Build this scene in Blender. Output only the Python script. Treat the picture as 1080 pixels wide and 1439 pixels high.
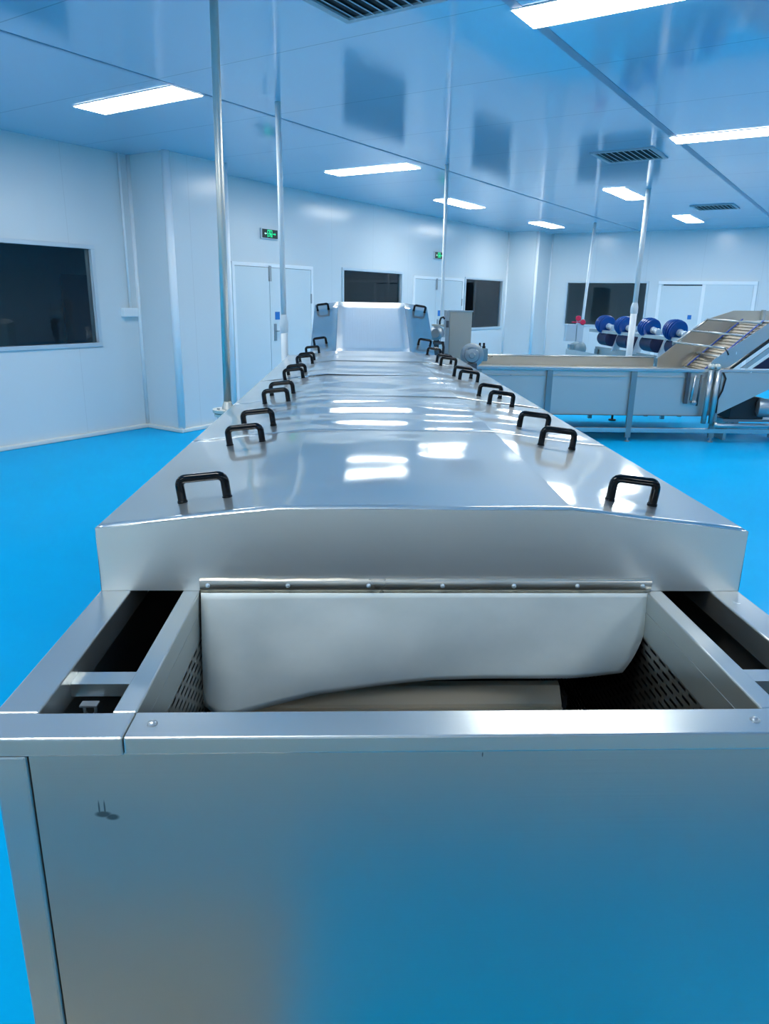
import bpy, bmesh, math, random
from mathutils import Vector, Matrix, noise
random.seed(7)
for o in list(bpy.data.objects): bpy.data.objects.remove(o)
S = bpy.context.scene
C = S.collection
R_ = math.radians

# ------------------------------------------------------------------ camera
EYE = Vector((0, 0, 1.6))
PIT, ROL, YM, YR = 0.290467, 0.0186471, 0.0450882, 0.579674
Rz = Matrix.Rotation(-YM, 3, 'Z')
F = Vector((0, math.cos(PIT), -math.sin(PIT))); Rt = Vector((1, 0, 0)); Up = Rt.cross(F)
R2 = math.cos(ROL)*Rt + math.sin(ROL)*Up; U2 = -math.sin(ROL)*Rt + math.cos(ROL)*Up
F, R2, U2 = Rz @ F, Rz @ R2, Rz @ U2
cd = bpy.data.cameras.new('camera'); cam = bpy.data.objects.new('camera', cd); C.objects.link(cam)
cam.matrix_world = Matrix(((R2.x, U2.x, -F.x, EYE.x), (R2.y, U2.y, -F.y, EYE.y), (R2.z, U2.z, -F.z, EYE.z), (0, 0, 0, 1)))
cd.sensor_fit = 'VERTICAL'; cd.sensor_height = 24; cd.lens = 1008.87/1439*24; cd.clip_start = .02; cd.clip_end = 100
S.camera = cam
# ------------------------------------------------------------------ light and exposure
LAMP = 31.0
w = bpy.data.worlds.new('world'); S.world = w; w.use_nodes = True
w.node_tree.nodes['Background'].inputs[0].default_value = (.5, .7, .9, 1)
w.node_tree.nodes['Background'].inputs[1].default_value = .05
S.view_settings.view_transform = 'Standard'; S.view_settings.look = 'None'
S.view_settings.gamma = 1; S.view_settings.exposure = 0.0; S.view_settings.use_curve_mapping = False

# ------------------------------------------------------------------ materials
def mat(name, col, rough=.5, metal=0, spec=.5, coat=0, coat_r=.05, emit=None, es=0):
    m = bpy.data.materials.new(name); m.use_nodes = True
    b = m.node_tree.nodes['Principled BSDF']
    b.inputs['Base Color'].default_value = (*col, 1); b.inputs['Roughness'].default_value = rough
    b.inputs['Metallic'].default_value = metal; b.inputs['Specular IOR Level'].default_value = spec
    b.inputs['Coat Weight'].default_value = coat; b.inputs['Coat Roughness'].default_value = coat_r
    if emit: b.inputs['Emission Color'].default_value = (*emit, 1); b.inputs['Emission Strength'].default_value = es
    return m
def N(m, t, **k):
    n = m.node_tree.nodes.new(t)
    for a, v in k.items(): setattr(n, a, v)
    return n
def L(m, a, b): m.node_tree.links.new(a, b)
def bsdf(m): return m.node_tree.nodes['Principled BSDF']
def coords(m, scale, kind='Object'):
    tc = N(m, 'ShaderNodeTexCoord'); mp = N(m, 'ShaderNodeMapping'); mp.inputs['Scale'].default_value = scale
    L(m, tc.outputs[kind], mp.inputs['Vector']); return mp.outputs['Vector']
def steel(name, grain, col=(.60, .63, .62), rough=.24, bump=.05, rvar=.08, haze=.4):
    """brushed stainless; grain = scale vector, large across the brushing and small along it"""
    m = mat(name, col, rough, 1)
    nz = N(m, 'ShaderNodeTexNoise'); nz.inputs['Scale'].default_value = 1; nz.inputs['Detail'].default_value = 3
    L(m, coords(m, grain), nz.inputs['Vector'])
    bp = N(m, 'ShaderNodeBump'); bp.inputs['Strength'].default_value = bump; bp.inputs['Distance'].default_value = .002
    L(m, nz.outputs['Fac'], bp.inputs['Height']); L(m, bp.outputs['Normal'], bsdf(m).inputs['Normal'])
    n2 = N(m, 'ShaderNodeTexNoise'); n2.inputs['Scale'].default_value = 5; n2.inputs['Detail'].default_value = 4
    L(m, coords(m, (1, 1, 1)), n2.inputs['Vector'])
    mr = N(m, 'ShaderNodeMapRange'); mr.inputs['To Min'].default_value = rough-rvar; mr.inputs['To Max'].default_value = rough+rvar
    L(m, n2.outputs['Fac'], mr.inputs['Value']); L(m, mr.outputs['Result'], bsdf(m).inputs['Roughness'])
    if haze:                                    # brushed sheet scatters part of the light in a wide lobe
        b2 = N(m, 'ShaderNodeBsdfPrincipled'); b2.inputs['Base Color'].default_value = (*col, 1); b2.inputs['Metallic'].default_value = 1; b2.inputs['Roughness'].default_value = .52
        L(m, bp.outputs['Normal'], b2.inputs['Normal'])
        ms = N(m, 'ShaderNodeMixShader'); ms.inputs[0].default_value = haze; L(m, bsdf(m).outputs[0], ms.inputs[1]); L(m, b2.outputs[0], ms.inputs[2]); L(m, ms.outputs[0], m.node_tree.nodes['Material Output'].inputs[0])
    return m
M = {}
M['steel_x'] = steel('brushed_steel_along_x', (2, 300, 300))
M['steel_y'] = steel('brushed_steel_along_y', (300, 2, 300))
M['steel_z'] = steel('brushed_steel_upright', (300, 300, 2))
M['lid'] = steel('cover_steel', (120, 1, 120), (.68, .71, .70), .08, .008, .03, .36)
M['slope'] = steel('slope_steel', (300, 2, 2), (.92, .93, .91), .38, .7, .05, .6)
M['panel'] = steel('front_panel_steel', (2, 2, 260), (.55, .55, .52), .33, .10, .05, 0)
M['skirt'] = steel('skirt_steel', (2, 2, 260), (.88, .88, .84), .36, .08, .05, .6)
M['flight_steel'] = steel('slat_steel', (2, 200, 200), (.42, .39, .33), .45)
M['leg'] = steel('leg_steel', (300, 300, 2), (.34, .38, .38), .35)
M['tank'] = steel('tank_sheet_steel', (2, 200, 200), (.66, .64, .60), .40, .35, .05, .75)
M['warm'] = steel('warm_steel', (2, 200, 200), (.62, .58, .50), .3)
M['pipe_steel'] = mat('polished_pipe_steel', (.78, .75, .66), .42, 1)
M['cast'] = mat('cast_metal_grey', (.42, .46, .48), .35, .8)
M['dark_steel'] = mat('dull_dark_steel', (.10, .11, .12), .5, .6)
M['black'] = mat('black_gloss_plastic', (.002, .003, .005), .12, 0, .25, .06)
M['bench'] = mat('added_bench_cream', (.88, .80, .64), .6)  # tone of the added bench, warmed to offset blue floor bounce
M['rubber'] = mat('black_rubber', (.012, .013, .016), .6)
M['flight'] = mat('cream_flight', (.80, .72, .56), .4, .2)
M['belt'] = mat('dark_belt', (.012, .014, .018), .55)
M['white'] = mat('white_trim', (.90, .95, .98), .35)
M['cabinet'] = mat('cabinet_beige', (.50, .46, .39), .42, .35)
M['pvc'] = mat('white_pvc', (.80, .86, .88), .28)
M['curb'] = mat('cream_curb', (.80, .80, .76), .5)
M['doorleaf'] = mat('door_panel', (.68, .78, .82), .28)
M['gap'] = mat('dark_gap', (.05, .07, .09), .7)
M['alu'] = mat('aluminium_frame', (.62, .72, .78), .3, .3)
M['blue_brush'] = mat('blue_brush', (.0, .055, .28), .35, 0, .5, .4)
M['navy'] = mat('navy_roller', (.006, .012, .06), .5)
M['blue_strip'] = mat('blue_strip', (.01, .07, .42), .4)
M['motor'] = mat('motor_blue_grey', (.22, .32, .36), .4, .2)
M['motor_dark'] = mat('motor_dark', (.02, .03, .035), .45, .2)
M['red'] = mat('red_knob', (.75, .02, .08), .35)
M['sticker'] = mat('blue_sticker', (.01, .18, .55), .5)
M['exit_face'] = mat('exit_face_dark', (.003, .02, .018), .4)
M['exit_green'] = mat('exit_green', (0, .5, .2), .4, emit=(.0, 1, .38), es=.85)
M['exit_white'] = mat('exit_white_arrow', (.6, .9, .8), .4, emit=(.5, 1, .85), es=.8)
M['lamp'] = mat('lamp_diffuser', (.9, .9, .9), .5, emit=(1, 1, .95), es=LAMP)
M['room_dark'] = mat('unlit_room_wall', (.60, .70, .72), .6)
M['room_door'] = mat('unlit_room_door', (.26, .30, .38), .6)
M['vent_dark'] = mat('vent_inside', (.02, .025, .03), .8)
M['vent'] = mat('vent_grey', (.42, .50, .55), .45)

# glossy painted panels with faint joints
def paint(name, col, rough, joint_axis, pitch, spec=.5, jcol=.82, offset=0., width=.006, wave=.0):
    m = mat(name, col, rough, 0, spec)
    v = coords(m, (1, 1, 1)); sp = N(m, 'ShaderNodeSeparateXYZ'); L(m, v, sp.inputs[0])
    ad = N(m, 'ShaderNodeMath', operation='ADD'); ad.inputs[1].default_value = -offset + 100*pitch; L(m, sp.outputs[joint_axis], ad.inputs[0])
    mo = N(m, 'ShaderNodeMath', operation='MODULO'); mo.inputs[1].default_value = pitch; L(m, ad.outputs[0], mo.inputs[0])
    lt = N(m, 'ShaderNodeMath', operation='LESS_THAN'); lt.inputs[1].default_value = width; L(m, mo.outputs[0], lt.inputs[0])
    mx = N(m, 'ShaderNodeMix', data_type='RGBA'); L(m, lt.outputs[0], mx.inputs['Factor'])
    mx.inputs[6].default_value = (*col, 1); mx.inputs[7].default_value = (*[c*jcol for c in col], 1)
    L(m, mx.outputs[2], bsdf(m).inputs['Base Color'])
    if wave:
        nz = N(m, 'ShaderNodeTexNoise'); nz.inputs['Scale'].default_value = 1.2; nz.inputs['Detail'].default_value = 1; L(m, v, nz.inputs['Vector'])
        bp = N(m, 'ShaderNodeBump'); bp.inputs['Strength'].default_value = wave; bp.inputs['Distance'].default_value = .02
        L(m, nz.outputs['Fac'], bp.inputs['Height']); L(m, bp.outputs['Normal'], bsdf(m).inputs['Normal'])
    return m
WALLC = (.70, .775, .81)
M['wall_a'] = paint('wall_paint_a', WALLC, .22, 1, 1.15, .5, .86, .35, .005, .08)
M['wall_b'] = paint('wall_paint_b', WALLC, .22, 0, 1.15, .5, .86, .2, .005, .08)
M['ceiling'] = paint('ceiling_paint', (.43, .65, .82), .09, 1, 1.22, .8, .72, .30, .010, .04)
M['seam'] = mat('ceiling_seam', (.20, .34, .46), .4)
fl = mat('blue_epoxy_floor', (.0, .27, .72), .5, 0, .03, .05, .10)
nz = N(fl, 'ShaderNodeTexNoise'); nz.inputs['Scale'].default_value = 1.3; nz.inputs['Detail'].default_value = 5
L(fl, coords(fl, (1, 1, 1)), nz.inputs['Vector'])
mx = N(fl, 'ShaderNodeMix', data_type='RGBA'); mx.inputs[6].default_value = (0, .43, .80, 1); mx.inputs[7].default_value = (0, .48, .89, 1)
L(fl, nz.outputs['Fac'], mx.inputs['Factor']); L(fl, mx.outputs[2], bsdf(fl).inputs['Base Color'])
bp = N(fl, 'ShaderNodeBump'); bp.inputs['Strength'].default_value = .06; bp.inputs['Distance'].default_value = .02
L(fl, nz.outputs['Fac'], bp.inputs['Height']); L(fl, bp.outputs['Normal'], bsdf(fl).inputs['Normal']); M['floor'] = fl
# smudge on the front panel: two greasy prints with thin drips (kept by place on the sheet)
fp = M['panel']
v = coords(fp, (1, 1, 1)); sp = N(fp, 'ShaderNodeSeparateXYZ'); L(fp, v, sp.inputs[0])
tot = None
for cx, cz, rx, rz in ((-.363, .868, .011, .005), (-.350, .863, .009, .005), (-.368, .879, .0012, .012), (-.360, .879, .0012, .012), (.190, .9640, .0010, .0040)):
    dx = N(fp, 'ShaderNodeMath', operation='SUBTRACT'); L(fp, sp.outputs[0], dx.inputs[0]); dx.inputs[1].default_value = cx-.155
    dz = N(fp, 'ShaderNodeMath', operation='SUBTRACT'); L(fp, sp.outputs[2], dz.inputs[0]); dz.inputs[1].default_value = cz
    qx = N(fp, 'ShaderNodeMath', operation='DIVIDE'); L(fp, dx.outputs[0], qx.inputs[0]); qx.inputs[1].default_value = rx
    qz = N(fp, 'ShaderNodeMath', operation='DIVIDE'); L(fp, dz.outputs[0], qz.inputs[0]); qz.inputs[1].default_value = rz
    px = N(fp, 'ShaderNodeMath', operation='MULTIPLY'); L(fp, qx.outputs[0], px.inputs[0]); L(fp, qx.outputs[0], px.inputs[1])
    pz = N(fp, 'ShaderNodeMath', operation='MULTIPLY_ADD'); L(fp, qz.outputs[0], pz.inputs[0]); L(fp, qz.outputs[0], pz.inputs[1]); L(fp, px.outputs[0], pz.inputs[2])
    mr = N(fp, 'ShaderNodeMapRange'); L(fp, pz.outputs[0], mr.inputs['Value']); mr.inputs['From Min'].default_value = .5; mr.inputs['From Max'].default_value = 1.6; mr.inputs['To Min'].default_value = .75; mr.inputs['To Max'].default_value = 0
    if tot is None: tot = mr.outputs[0]
    else:
        a = N(fp, 'ShaderNodeMath', operation='MAXIMUM'); L(fp, tot, a.inputs[0]); L(fp, mr.outputs[0], a.inputs[1]); tot = a.outputs[0]
mx = N(fp, 'ShaderNodeMix', data_type='RGBA'); mx.inputs[6].default_value = (.55, .55, .52, 1); mx.inputs[7].default_value = (.05, .07, .08, 1)
L(fp, tot, mx.inputs['Factor']); L(fp, mx.outputs[2], bsdf(fp).inputs['Base Color'])

# window glass: clear with mirror at grazing angles
def glass(name, tint):
    m = bpy.data.materials.new(name); m.use_nodes = True; nt = m.node_tree; nt.nodes.clear()
    out = nt.nodes.new('ShaderNodeOutputMaterial'); mxs = nt.nodes.new('ShaderNodeMixShader'); tr = nt.nodes.new('ShaderNodeBsdfTransparent'); gl = nt.nodes.new('ShaderNodeBsdfGlossy'); fr = nt.nodes.new('ShaderNodeFresnel')
    tr.inputs[0].default_value = (*tint, 1); gl.inputs['Roughness'].default_value = .02; gl.inputs[0].default_value = (.9, .95, 1, 1); fr.inputs[0].default_value = 1.5
    nt.links.new(fr.outputs[0], mxs.inputs[0]); nt.links.new(tr.outputs[0], mxs.inputs[1]); nt.links.new(gl.outputs[0], mxs.inputs[2]); nt.links.new(mxs.outputs[0], out.inputs[0]); return m
M['glass'] = glass('window_glass', (.86, .93, .95))
# perforated sheet: long slots in staggered rows, really see-through
def perforated(name):
    m = steel(name, (2, 2, 200), (.42, .42, .40), .34, .04, haze=0)
    nt = m.node_tree; v = coords(m, (1, 1, 1)); sp = N(m, 'ShaderNodeSeparateXYZ'); L(m, v, sp.inputs[0])
    def mth(op, a, b=None, c=None):
        n = N(m, 'ShaderNodeMath', operation=op)
        for i, q in enumerate((a, b, c)):
            if q is None: continue
            if isinstance(q, (int, float)): n.inputs[i].default_value = q
            else: L(m, q, n.inputs[i])
        return n.outputs[0]
    row = mth('MULTIPLY', sp.outputs[2], 1/.017); fl_ = mth('FLOOR', row); fr = mth('FRACT', row)
    odd = mth('MULTIPLY', mth('FRACT', mth('MULTIPLY', fl_, .5)), 1.0)
    col = mth('FRACT', mth('ADD', mth('MULTIPLY', mth('ADD', sp.outputs[1], 10), 1/.046), odd))
    inrow = mth('LESS_THAN', mth('ABSOLUTE', mth('SUBTRACT', fr, .5)), .17); incol = mth('LESS_THAN', mth('ABSOLUTE', mth('SUBTRACT', col, .5)), .36)
    hole = mth('MULTIPLY', inrow, incol)
    tr = N(m, 'ShaderNodeBsdfTransparent'); mxs = N(m, 'ShaderNodeMixShader'); L(m, hole, mxs.inputs[0]); L(m, bsdf(m).outputs[0], mxs.inputs[1]); L(m, tr.outputs[0], mxs.inputs[2])
    L(m, mxs.outputs[0], nt.nodes['Material Output'].inputs[0]); return m
M['perf'] = perforated('perforated_sheet')
# milky curtain sheet
cu = mat('curtain_sheet', (.50, .55, .54), .42, 0, .4)
nz = N(cu, 'ShaderNodeTexNoise'); nz.inputs['Scale'].default_value = 6; nz.inputs['Detail'].default_value = 6; L(cu, coords(cu, (1, 1, 1.4)), nz.inputs['Vector'])
mx = N(cu, 'ShaderNodeMix', data_type='RGBA'); mx.inputs[6].default_value = (.50, .59, .59, 1); mx.inputs[7].default_value = (.84, .90, .88, 1)
L(cu, nz.outputs['Fac'], mx.inputs['Factor']); L(cu, mx.outputs[2], bsdf(cu).inputs['Base Color']); M['curtain'] = cu

# ------------------------------------------------------------------ mesh helpers
TH = YR + YM
ROOM = -TH                           # room axes: local x = b (along the far wall), local y = a (along the left wall)
DA = Vector((math.sin(TH), math.cos(TH), 0)); DB = Vector((math.cos(TH), -math.sin(TH), 0))
class MB:
    def __init__(s): s.b = bmesh.new()
    def box(s, x0, x1, y0, y1, z0, z1):
        vs = [s.b.verts.new((x, y, z)) for x in (x0, x1) for y in (y0, y1) for z in (z0, z1)]
        for f in ((0, 1, 3, 2), (4, 6, 7, 5), (0, 4, 5, 1), (2, 3, 7, 6), (0, 2, 6, 4), (1, 5, 7, 3)): s.b.faces.new([vs[i] for i in f])
        return s
    def prism(s, pts, d):
        """extrude closed polygon pts (3D) by vector d"""
        d = Vector(d); a = [s.b.verts.new(p) for p in pts]; b = [s.b.verts.new(Vector(p)+d) for p in pts]; n = len(a)
        s.b.faces.new(a); s.b.faces.new(b[::-1])
        for i in range(n): s.b.faces.new((a[i], b[i], b[(i+1) % n], a[(i+1) % n]))
        return s
    def tube(s, path, r, seg=12, caps=True, rad=None):
        P = [Vector(p) for p in path]; rings = []
        t0 = (P[1]-P[0]).normalized(); up = Vector((0, 0, 1)) if abs(t0.z) < .9 else Vector((1, 0, 0))
        u = t0.cross(up).normalized()
        for i, p in enumerate(P):
            if i == 0: t = P[1]-P[0]
            elif i == len(P)-1: t = P[-1]-P[-2]
            else: t = (P[i+1]-P[i]).normalized()+(P[i]-P[i-1]).normalized()
            t.normalize(); u = (u - t*u.dot(t)).normalized(); v_ = t.cross(u)
            rr = rad[i] if rad else r
            rings.append([s.b.verts.new(p+(u*math.cos(2*math.pi*k/seg)+v_*math.sin(2*math.pi*k/seg))*rr) for k in range(seg)])
        for A, B in zip(rings, rings[1:]):
            for k in range(seg):
                f = s.b.faces.new((A[k], A[(k+1) % seg], B[(k+1) % seg], B[k])); f.smooth = True
        if caps: s.b.faces.new(rings[0][::-1]); s.b.faces.new(rings[-1])
        return s
    def lathe(s, p, axis, prof, seg=24):
        """prof: (distance along axis, radius)"""
        p = Vector(p); t = Vector(axis).normalized(); up = Vector((0, 0, 1)) if abs(t.z) < .9 else Vector((1, 0, 0))
        u = t.cross(up).normalized(); v_ = t.cross(u); rings = []
        for h, r in prof: rings.append([s.b.verts.new(p+t*h+(u*math.cos(2*math.pi*k/seg)+v_*math.sin(2*math.pi*k/seg))*max(r, .0004)) for k in range(seg)])
        for A, B in zip(rings, rings[1:]):
            for k in range(seg): s.b.faces.new((A[k], A[(k+1) % seg], B[(k+1) % seg], B[k]))
        s.b.faces.new(rings[0][::-1]); s.b.faces.new(rings[-1]); return s
    def grid(s, rows, sharp_cols=()):
        V = [[s.b.verts.new(p) for p in r] for r in rows]
        for a, b in zip(V, V[1:]):
            for k in range(len(a)-1):
                f = s.b.faces.new((a[k], a[k+1], b[k+1], b[k])); f.smooth = True
        for a, b in zip(V, V[1:]):
            for k in sharp_cols:
                e = s.b.edges.get((a[k], b[k]))
                if e: e.smooth = False
        return s
    def build(s, name, m, parent=None, bevel=0, solid=0, room=False, kind=None, smooth=False):
        bmesh.ops.recalc_face_normals(s.b, faces=s.b.faces)
        off = Vector(parent['_o']) if parent is not None and '_o' in parent else Vector((0, 0, 0))
        if off.length: bmesh.ops.translate(s.b, verts=s.b.verts, vec=-off)
        me = bpy.data.meshes.new(name); s.b.to_mesh(me); s.b.free()
        o = bpy.data.objects.new(name, me); C.objects.link(o); me.materials.append(M[m] if isinstance(m, str) else m)
        if parent is not None: o.parent = parent; o['_o'] = tuple(off) if False else [off.x, off.y, off.z]
        elif room: o.rotation_euler.z = ROOM
        if smooth:
            for f in me.polygons: f.use_smooth = True
            me.set_sharp_from_angle(angle=R_(40))
        if solid: md = o.modifiers.new('solid', 'SOLIDIFY'); md.thickness = solid; md.offset = 0
        if bevel: md = o.modifiers.new('bevel', 'BEVEL'); md.width = bevel; md.segments = 2; md.limit_method = 'ANGLE'; md.angle_limit = R_(40)
        if kind: o['kind'] = kind
        return o
def tag(o, label, cat, group=None):
    o['label'] = label; o['category'] = cat
    if group: o['group'] = group
    return o
def thing(name, label, cat, base, room=False, group=None):
    """Empty at the base; base in world, or (b, a, z) in room axes"""
    o = bpy.data.objects.new(name, None); C.objects.link(o); o.empty_display_size = .1
    b = Vector(base); o['_o'] = [b.x, b.y, b.z]
    if room: o.location = DB*b.x + DA*b.y + Vector((0, 0, b.z)); o.rotation_euler.z = ROOM
    else: o.location = b
    return tag(o, label, cat, group)
def dup(root, loc, label, rotz=None):
    r = root.copy(); C.objects.link(r); r.location = loc; r['label'] = label
    if rotz is not None: r.rotation_euler.z = rotz
    for ch in list(root.children):
        c = ch.copy(); C.objects.link(c); c.parent = r
        for g in list(ch.children): d = g.copy(); C.objects.link(d); d.parent = c
    return r
def RM(b, a, z=0): return DB*b + DA*a + Vector((0, 0, z))

# ------------------------------------------------------------------ room shell (x = b, y = a in room axes)
ZC = 3.08; BL = -7.34; AF = 17.05; BR = 8.0; AB = -4.5
MB().box(-11, BR+.2, AB-.2, 23, -.1, 0).build('floor', 'floor', room=True, kind='structure')
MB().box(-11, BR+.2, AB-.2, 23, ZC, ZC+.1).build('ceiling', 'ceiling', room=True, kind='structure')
def wall_holes(m, lo, hi, holes, put):
    """boxes around openings; put(u0,u1,z0,z1)"""
    u = lo
    for h0, h1, z0, z1 in holes:
        put(u, h0, 0, ZC); put(h0, h1, 0, z0); put(h0, h1, z1, ZC); u = h1
    put(u, hi, 0, ZC)
WIN_L = [(2.9, 5.20, 1.05, 2.05), (9.86, 11.62, 1.0, 2.01), (14.16, 15.98, 1.0, 2.0)]
m = MB(); wall_holes(m, AB, AF, WIN_L, lambda a, b, c, d: m.box(BL-.1, BL, a, b, c, d)); m.build('wall_left', 'wall_a', room=True, kind='structure')
WIN_F = [(-6.15, -4.36, 1.08, 2.0)]
m = MB(); wall_holes(m, BL, BR, WIN_F, lambda a, b, c, d: m.box(a, b, AF, AF+.1, c, d)); m.build('wall_far', 'wall_b', room=True, kind='structure')
MB().box(BR, BR+.1, AB, AF+.1, 0, ZC).build('wall_right', 'wall_a', room=True, kind='structure')
MB().box(BL-.1, BR+.1, AB-.1, AB, 0, ZC).build('wall_back', 'wall_b', room=True, kind='structure')
# the unlit rooms behind the windows
def side_room(b0, b1, a0, a1):
    t = .06
    for n, bx in (('wall_side_room', (b0-t, b0, a0, a1, 0, ZC)), ('wall_side_room', (b0, b1, a0-t, a0, 0, ZC)), ('wall_side_room', (b0, b1, a1, a1+t, 0, ZC))):
        MB().box(*bx).build(n, 'room_dark', room=True, kind='structure')
side_room(-10.4, BL-.1, 1.5, 8.6); side_room(-10.4, BL-.1, 8.9, 17.2)
for bx in ((-7.5, -2.0, 20.4, 20.46, 0, ZC), (-7.56, -7.5, AF+.1, 20.46, 0, ZC), (-2.0, -1.94, AF+.1, 20.46, 0, ZC)):
    MB().box(*bx).build('wall_far_room', 'room_dark', room=True, kind='structure')
MB().box(-10.4, -10.36, 15.25, 16.45, 0, 1.88).build('door_3', 'room_door', room=True, kind='structure')
MB().box(-10.4, -10.36, 6.8, 7.5, 0, 1.85).build('door_4', 'room_door', room=True, kind='structure')
MB().box(-8.35, -8.25, 15.1, 17.1, 0, ZC).build('wall_partition', 'room_door', room=True, kind='structure')

def window(name, horiz, u0, u1, z0, z1, face):
    """horiz 'a': in the left wall (u = a), 'b': in the far wall (u = b)"""
    root = None; fw = .045
    def bx(m, p0, p1, d0, d1, q0, q1):
        if horiz == 'a': m.box(face+d0, face+d1, p0, p1, q0, q1)
        else: m.box(p0, p1, face-d1, face-d0, q0, q1)
    m = MB(); bx(m, u0-fw, u1+fw, -.06, .02, z1, z1+fw); bx(m, u0-fw, u1+fw, -.06, .02, z0-fw, z0); bx(m, u0-fw, u0, -.06, .02, z0, z1); bx(m, u1, u1+fw, -.06, .02, z0, z1)
    root = m.build(name, 'alu', room=True, kind='structure', bevel=.004)
    m = MB(); bx(m, u0, u1, -.035, -.029, z0, z1); p = m.build('pane', 'glass', root); p['label'] = 'clear dark glass pane'
    return root
window('window_1', 'a', *WIN_L[0], BL); window('window_2', 'a', *WIN_L[1], BL); window('window_3', 'a', *WIN_L[2], BL); window('window_4', 'b', *WIN_F[0], AF)

def pillar(name, b0, b1, a0, a1): return MB().box(b0, b1, a0, a1, 0, ZC).build(name, 'wall_a', room=True, kind='structure')
pillar('wall_pillar', BL, -6.72, 5.80, 6.68)
pillar('wall_corner_pillar', BL, -6.62, 16.2, AF)
# rounded corner trims
def vtrim(name, b, a, r, mt='white'): MB().tube([(b, a, 0.03), (b, a, ZC)], r, 12).build(name, mt, room=True, kind='structure')
vtrim('trim_1', BL+.01, 5.79, .022); vtrim('trim_2', -6.73, 5.81, .045); vtrim('trim_3', -6.73, 6.67, .045); vtrim('trim_4', BL+.01, 6.69, .02)
vtrim('trim_5', BL+.01, 16.19, .022); vtrim('trim_6', -6.63, 16.21, .035); vtrim('trim_7', -6.62, AF-.01, .025)
# curbs
def curb(name, b0, b1, a0, a1): MB().box(b0, b1, a0, a1, 0, .05).build(name, 'curb', room=True, kind='structure', bevel=.012)
curb('baseboard_left', BL, BL+.045, AB, 5.8); curb('baseboard_pillar_side', BL, -6.675, 5.755, 5.8); curb('baseboard_pillar', -6.72, -6.675, 5.8, 6.7); curb('baseboard_left_rear', BL, BL+.045, 6.68, 16.2)
curb('baseboard_far', -6.6, BR, AF-.045, AF)
# ceiling joints running along the left wall
MB().box(-4.655, -4.625, AB, AF, ZC-.003, ZC+.01).build('trim_8', 'seam', room=True, kind='structure')
MB().box(-1.895, -1.835, AB, AF, ZC-.003, ZC+.01).build('trim_9', 'seam', room=True, kind='structure')
MB().box(.90, .93, AB, AF, ZC-.003, ZC+.01).build('trim_10', 'seam', room=True, kind='structure')

# ------------------------------------------------------------------ ceiling lights
lab = thing('ceiling_light', 'bright flat panel light nearest the left wall, above the big dark window', 'ceiling light', (0, 0, 0), True, 'ceiling panel lights')
lab.location = RM(-5.26, 4.28, ZC)
MB().box(-.61, .61, -.16, .16, -.006, 0).build('housing', 'white', lab, bevel=.004)
dif = MB().box(-.60, .60, -.15, .15, -.009, -.005).build('diffuser', 'lamp', lab); dif['label'] = 'glowing white diffuser'
LIGHTS = [(-1.30, 4.20, 0, 'widest bright panel light, right of the big air vent at the top edge'),
 (-1.30, 7.79, 0, 'bright panel light at the right edge of the photo, right of the middle air vent'),
 (-5.42, 7.85, 0, 'bright panel light high above the inclined steel cover, left of the thin white middle pipe'),
 (-5.97, 11.2, 1, 'bright panel light crossed by the thin white middle pipe'),
 (-5.97, 15.0, 1, 'small bright panel light in front of the far left corner pillar'),
 (-3.30, 11.2, 1, 'bright panel light just left of the top of the right white pipe'),
 (-3.20, 14.9, 1, 'small bright panel light in front of the smallest air vent'),
 (-1.30, .4, 0, 'added unseen panel light overhead behind the camera'), (-5.26, .4, 0, 'added unseen panel light behind the camera near the left wall'),  # out-of-view lamps from here on, added for light and reflections
 (2.8, .4, 0, 'added unseen panel light behind the camera to the right'), (2.8, 4.2, 0, 'added unseen panel light beyond the right edge of view'), (2.8, 7.8, 0, 'added unseen panel light beyond the right edge, level with the tank'),
 (-.6, 11.2, 1, 'added unseen panel light beyond the right edge above the roller machine'), (-.6, 14.9, 1, 'added unseen panel light beyond the right edge near the far wall'), (2.4, 13, 1, 'added panel light in the unseen far right corner'), (6, 6, 0, 'added unseen panel light by the right wall'),
 (-5.26, -3.2, 0, 'added panel light in the unseen rear left corner'), (-1.30, -3.2, 0, 'added unseen panel light over the rear of the room behind the bench'), (2.8, -3.2, 0, 'added panel light in the unseen rear right corner')]  # rear row added to brighten the steel facing the camera
for b, a, rot, l in LIGHTS: dup(lab, RM(b, a, ZC), l, ROOM + (math.pi/2 if rot else 0))

# ------------------------------------------------------------------ ceiling vents
vt = thing('air_vent', 'large square louvred air vent at the top edge of the photo', 'air vent', (0, 0, 0), True, 'ceiling air vents')
vt.location = RM(-2.44, 3.42, ZC)
m = MB(); h = .32
m.box(-h, h, -h, -h+.04, -.015, 0); m.box(-h, h, h-.04, h, -.015, 0); m.box(-h, -h+.04, -h+.04, h-.04, -.015, 0); m.box(h-.04, h, -h+.04, h-.04, -.015, 0)
m.build('frame', 'vent', vt)
MB().box(-.28, .28, -.28, .28, -.003, -.001).build('backing', 'vent_dark', vt)
for k in range(9):
    x = -.245+k*.0612
    MB().prism([(x-.014, -.28, -.004), (x+.012, -.28, -.017), (x+.016, -.28, -.014), (x-.010, -.28, -.003)], (0, .56, 0)).build('slat', 'vent', vt)
dup(vt, RM(-2.46, 8.32, ZC), 'middle-sized louvred air vent over the right side machine')
dup(vt, RM(-2.46, 13.22, ZC), 'smallest, farthest louvred air vent near the far wall')

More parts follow.
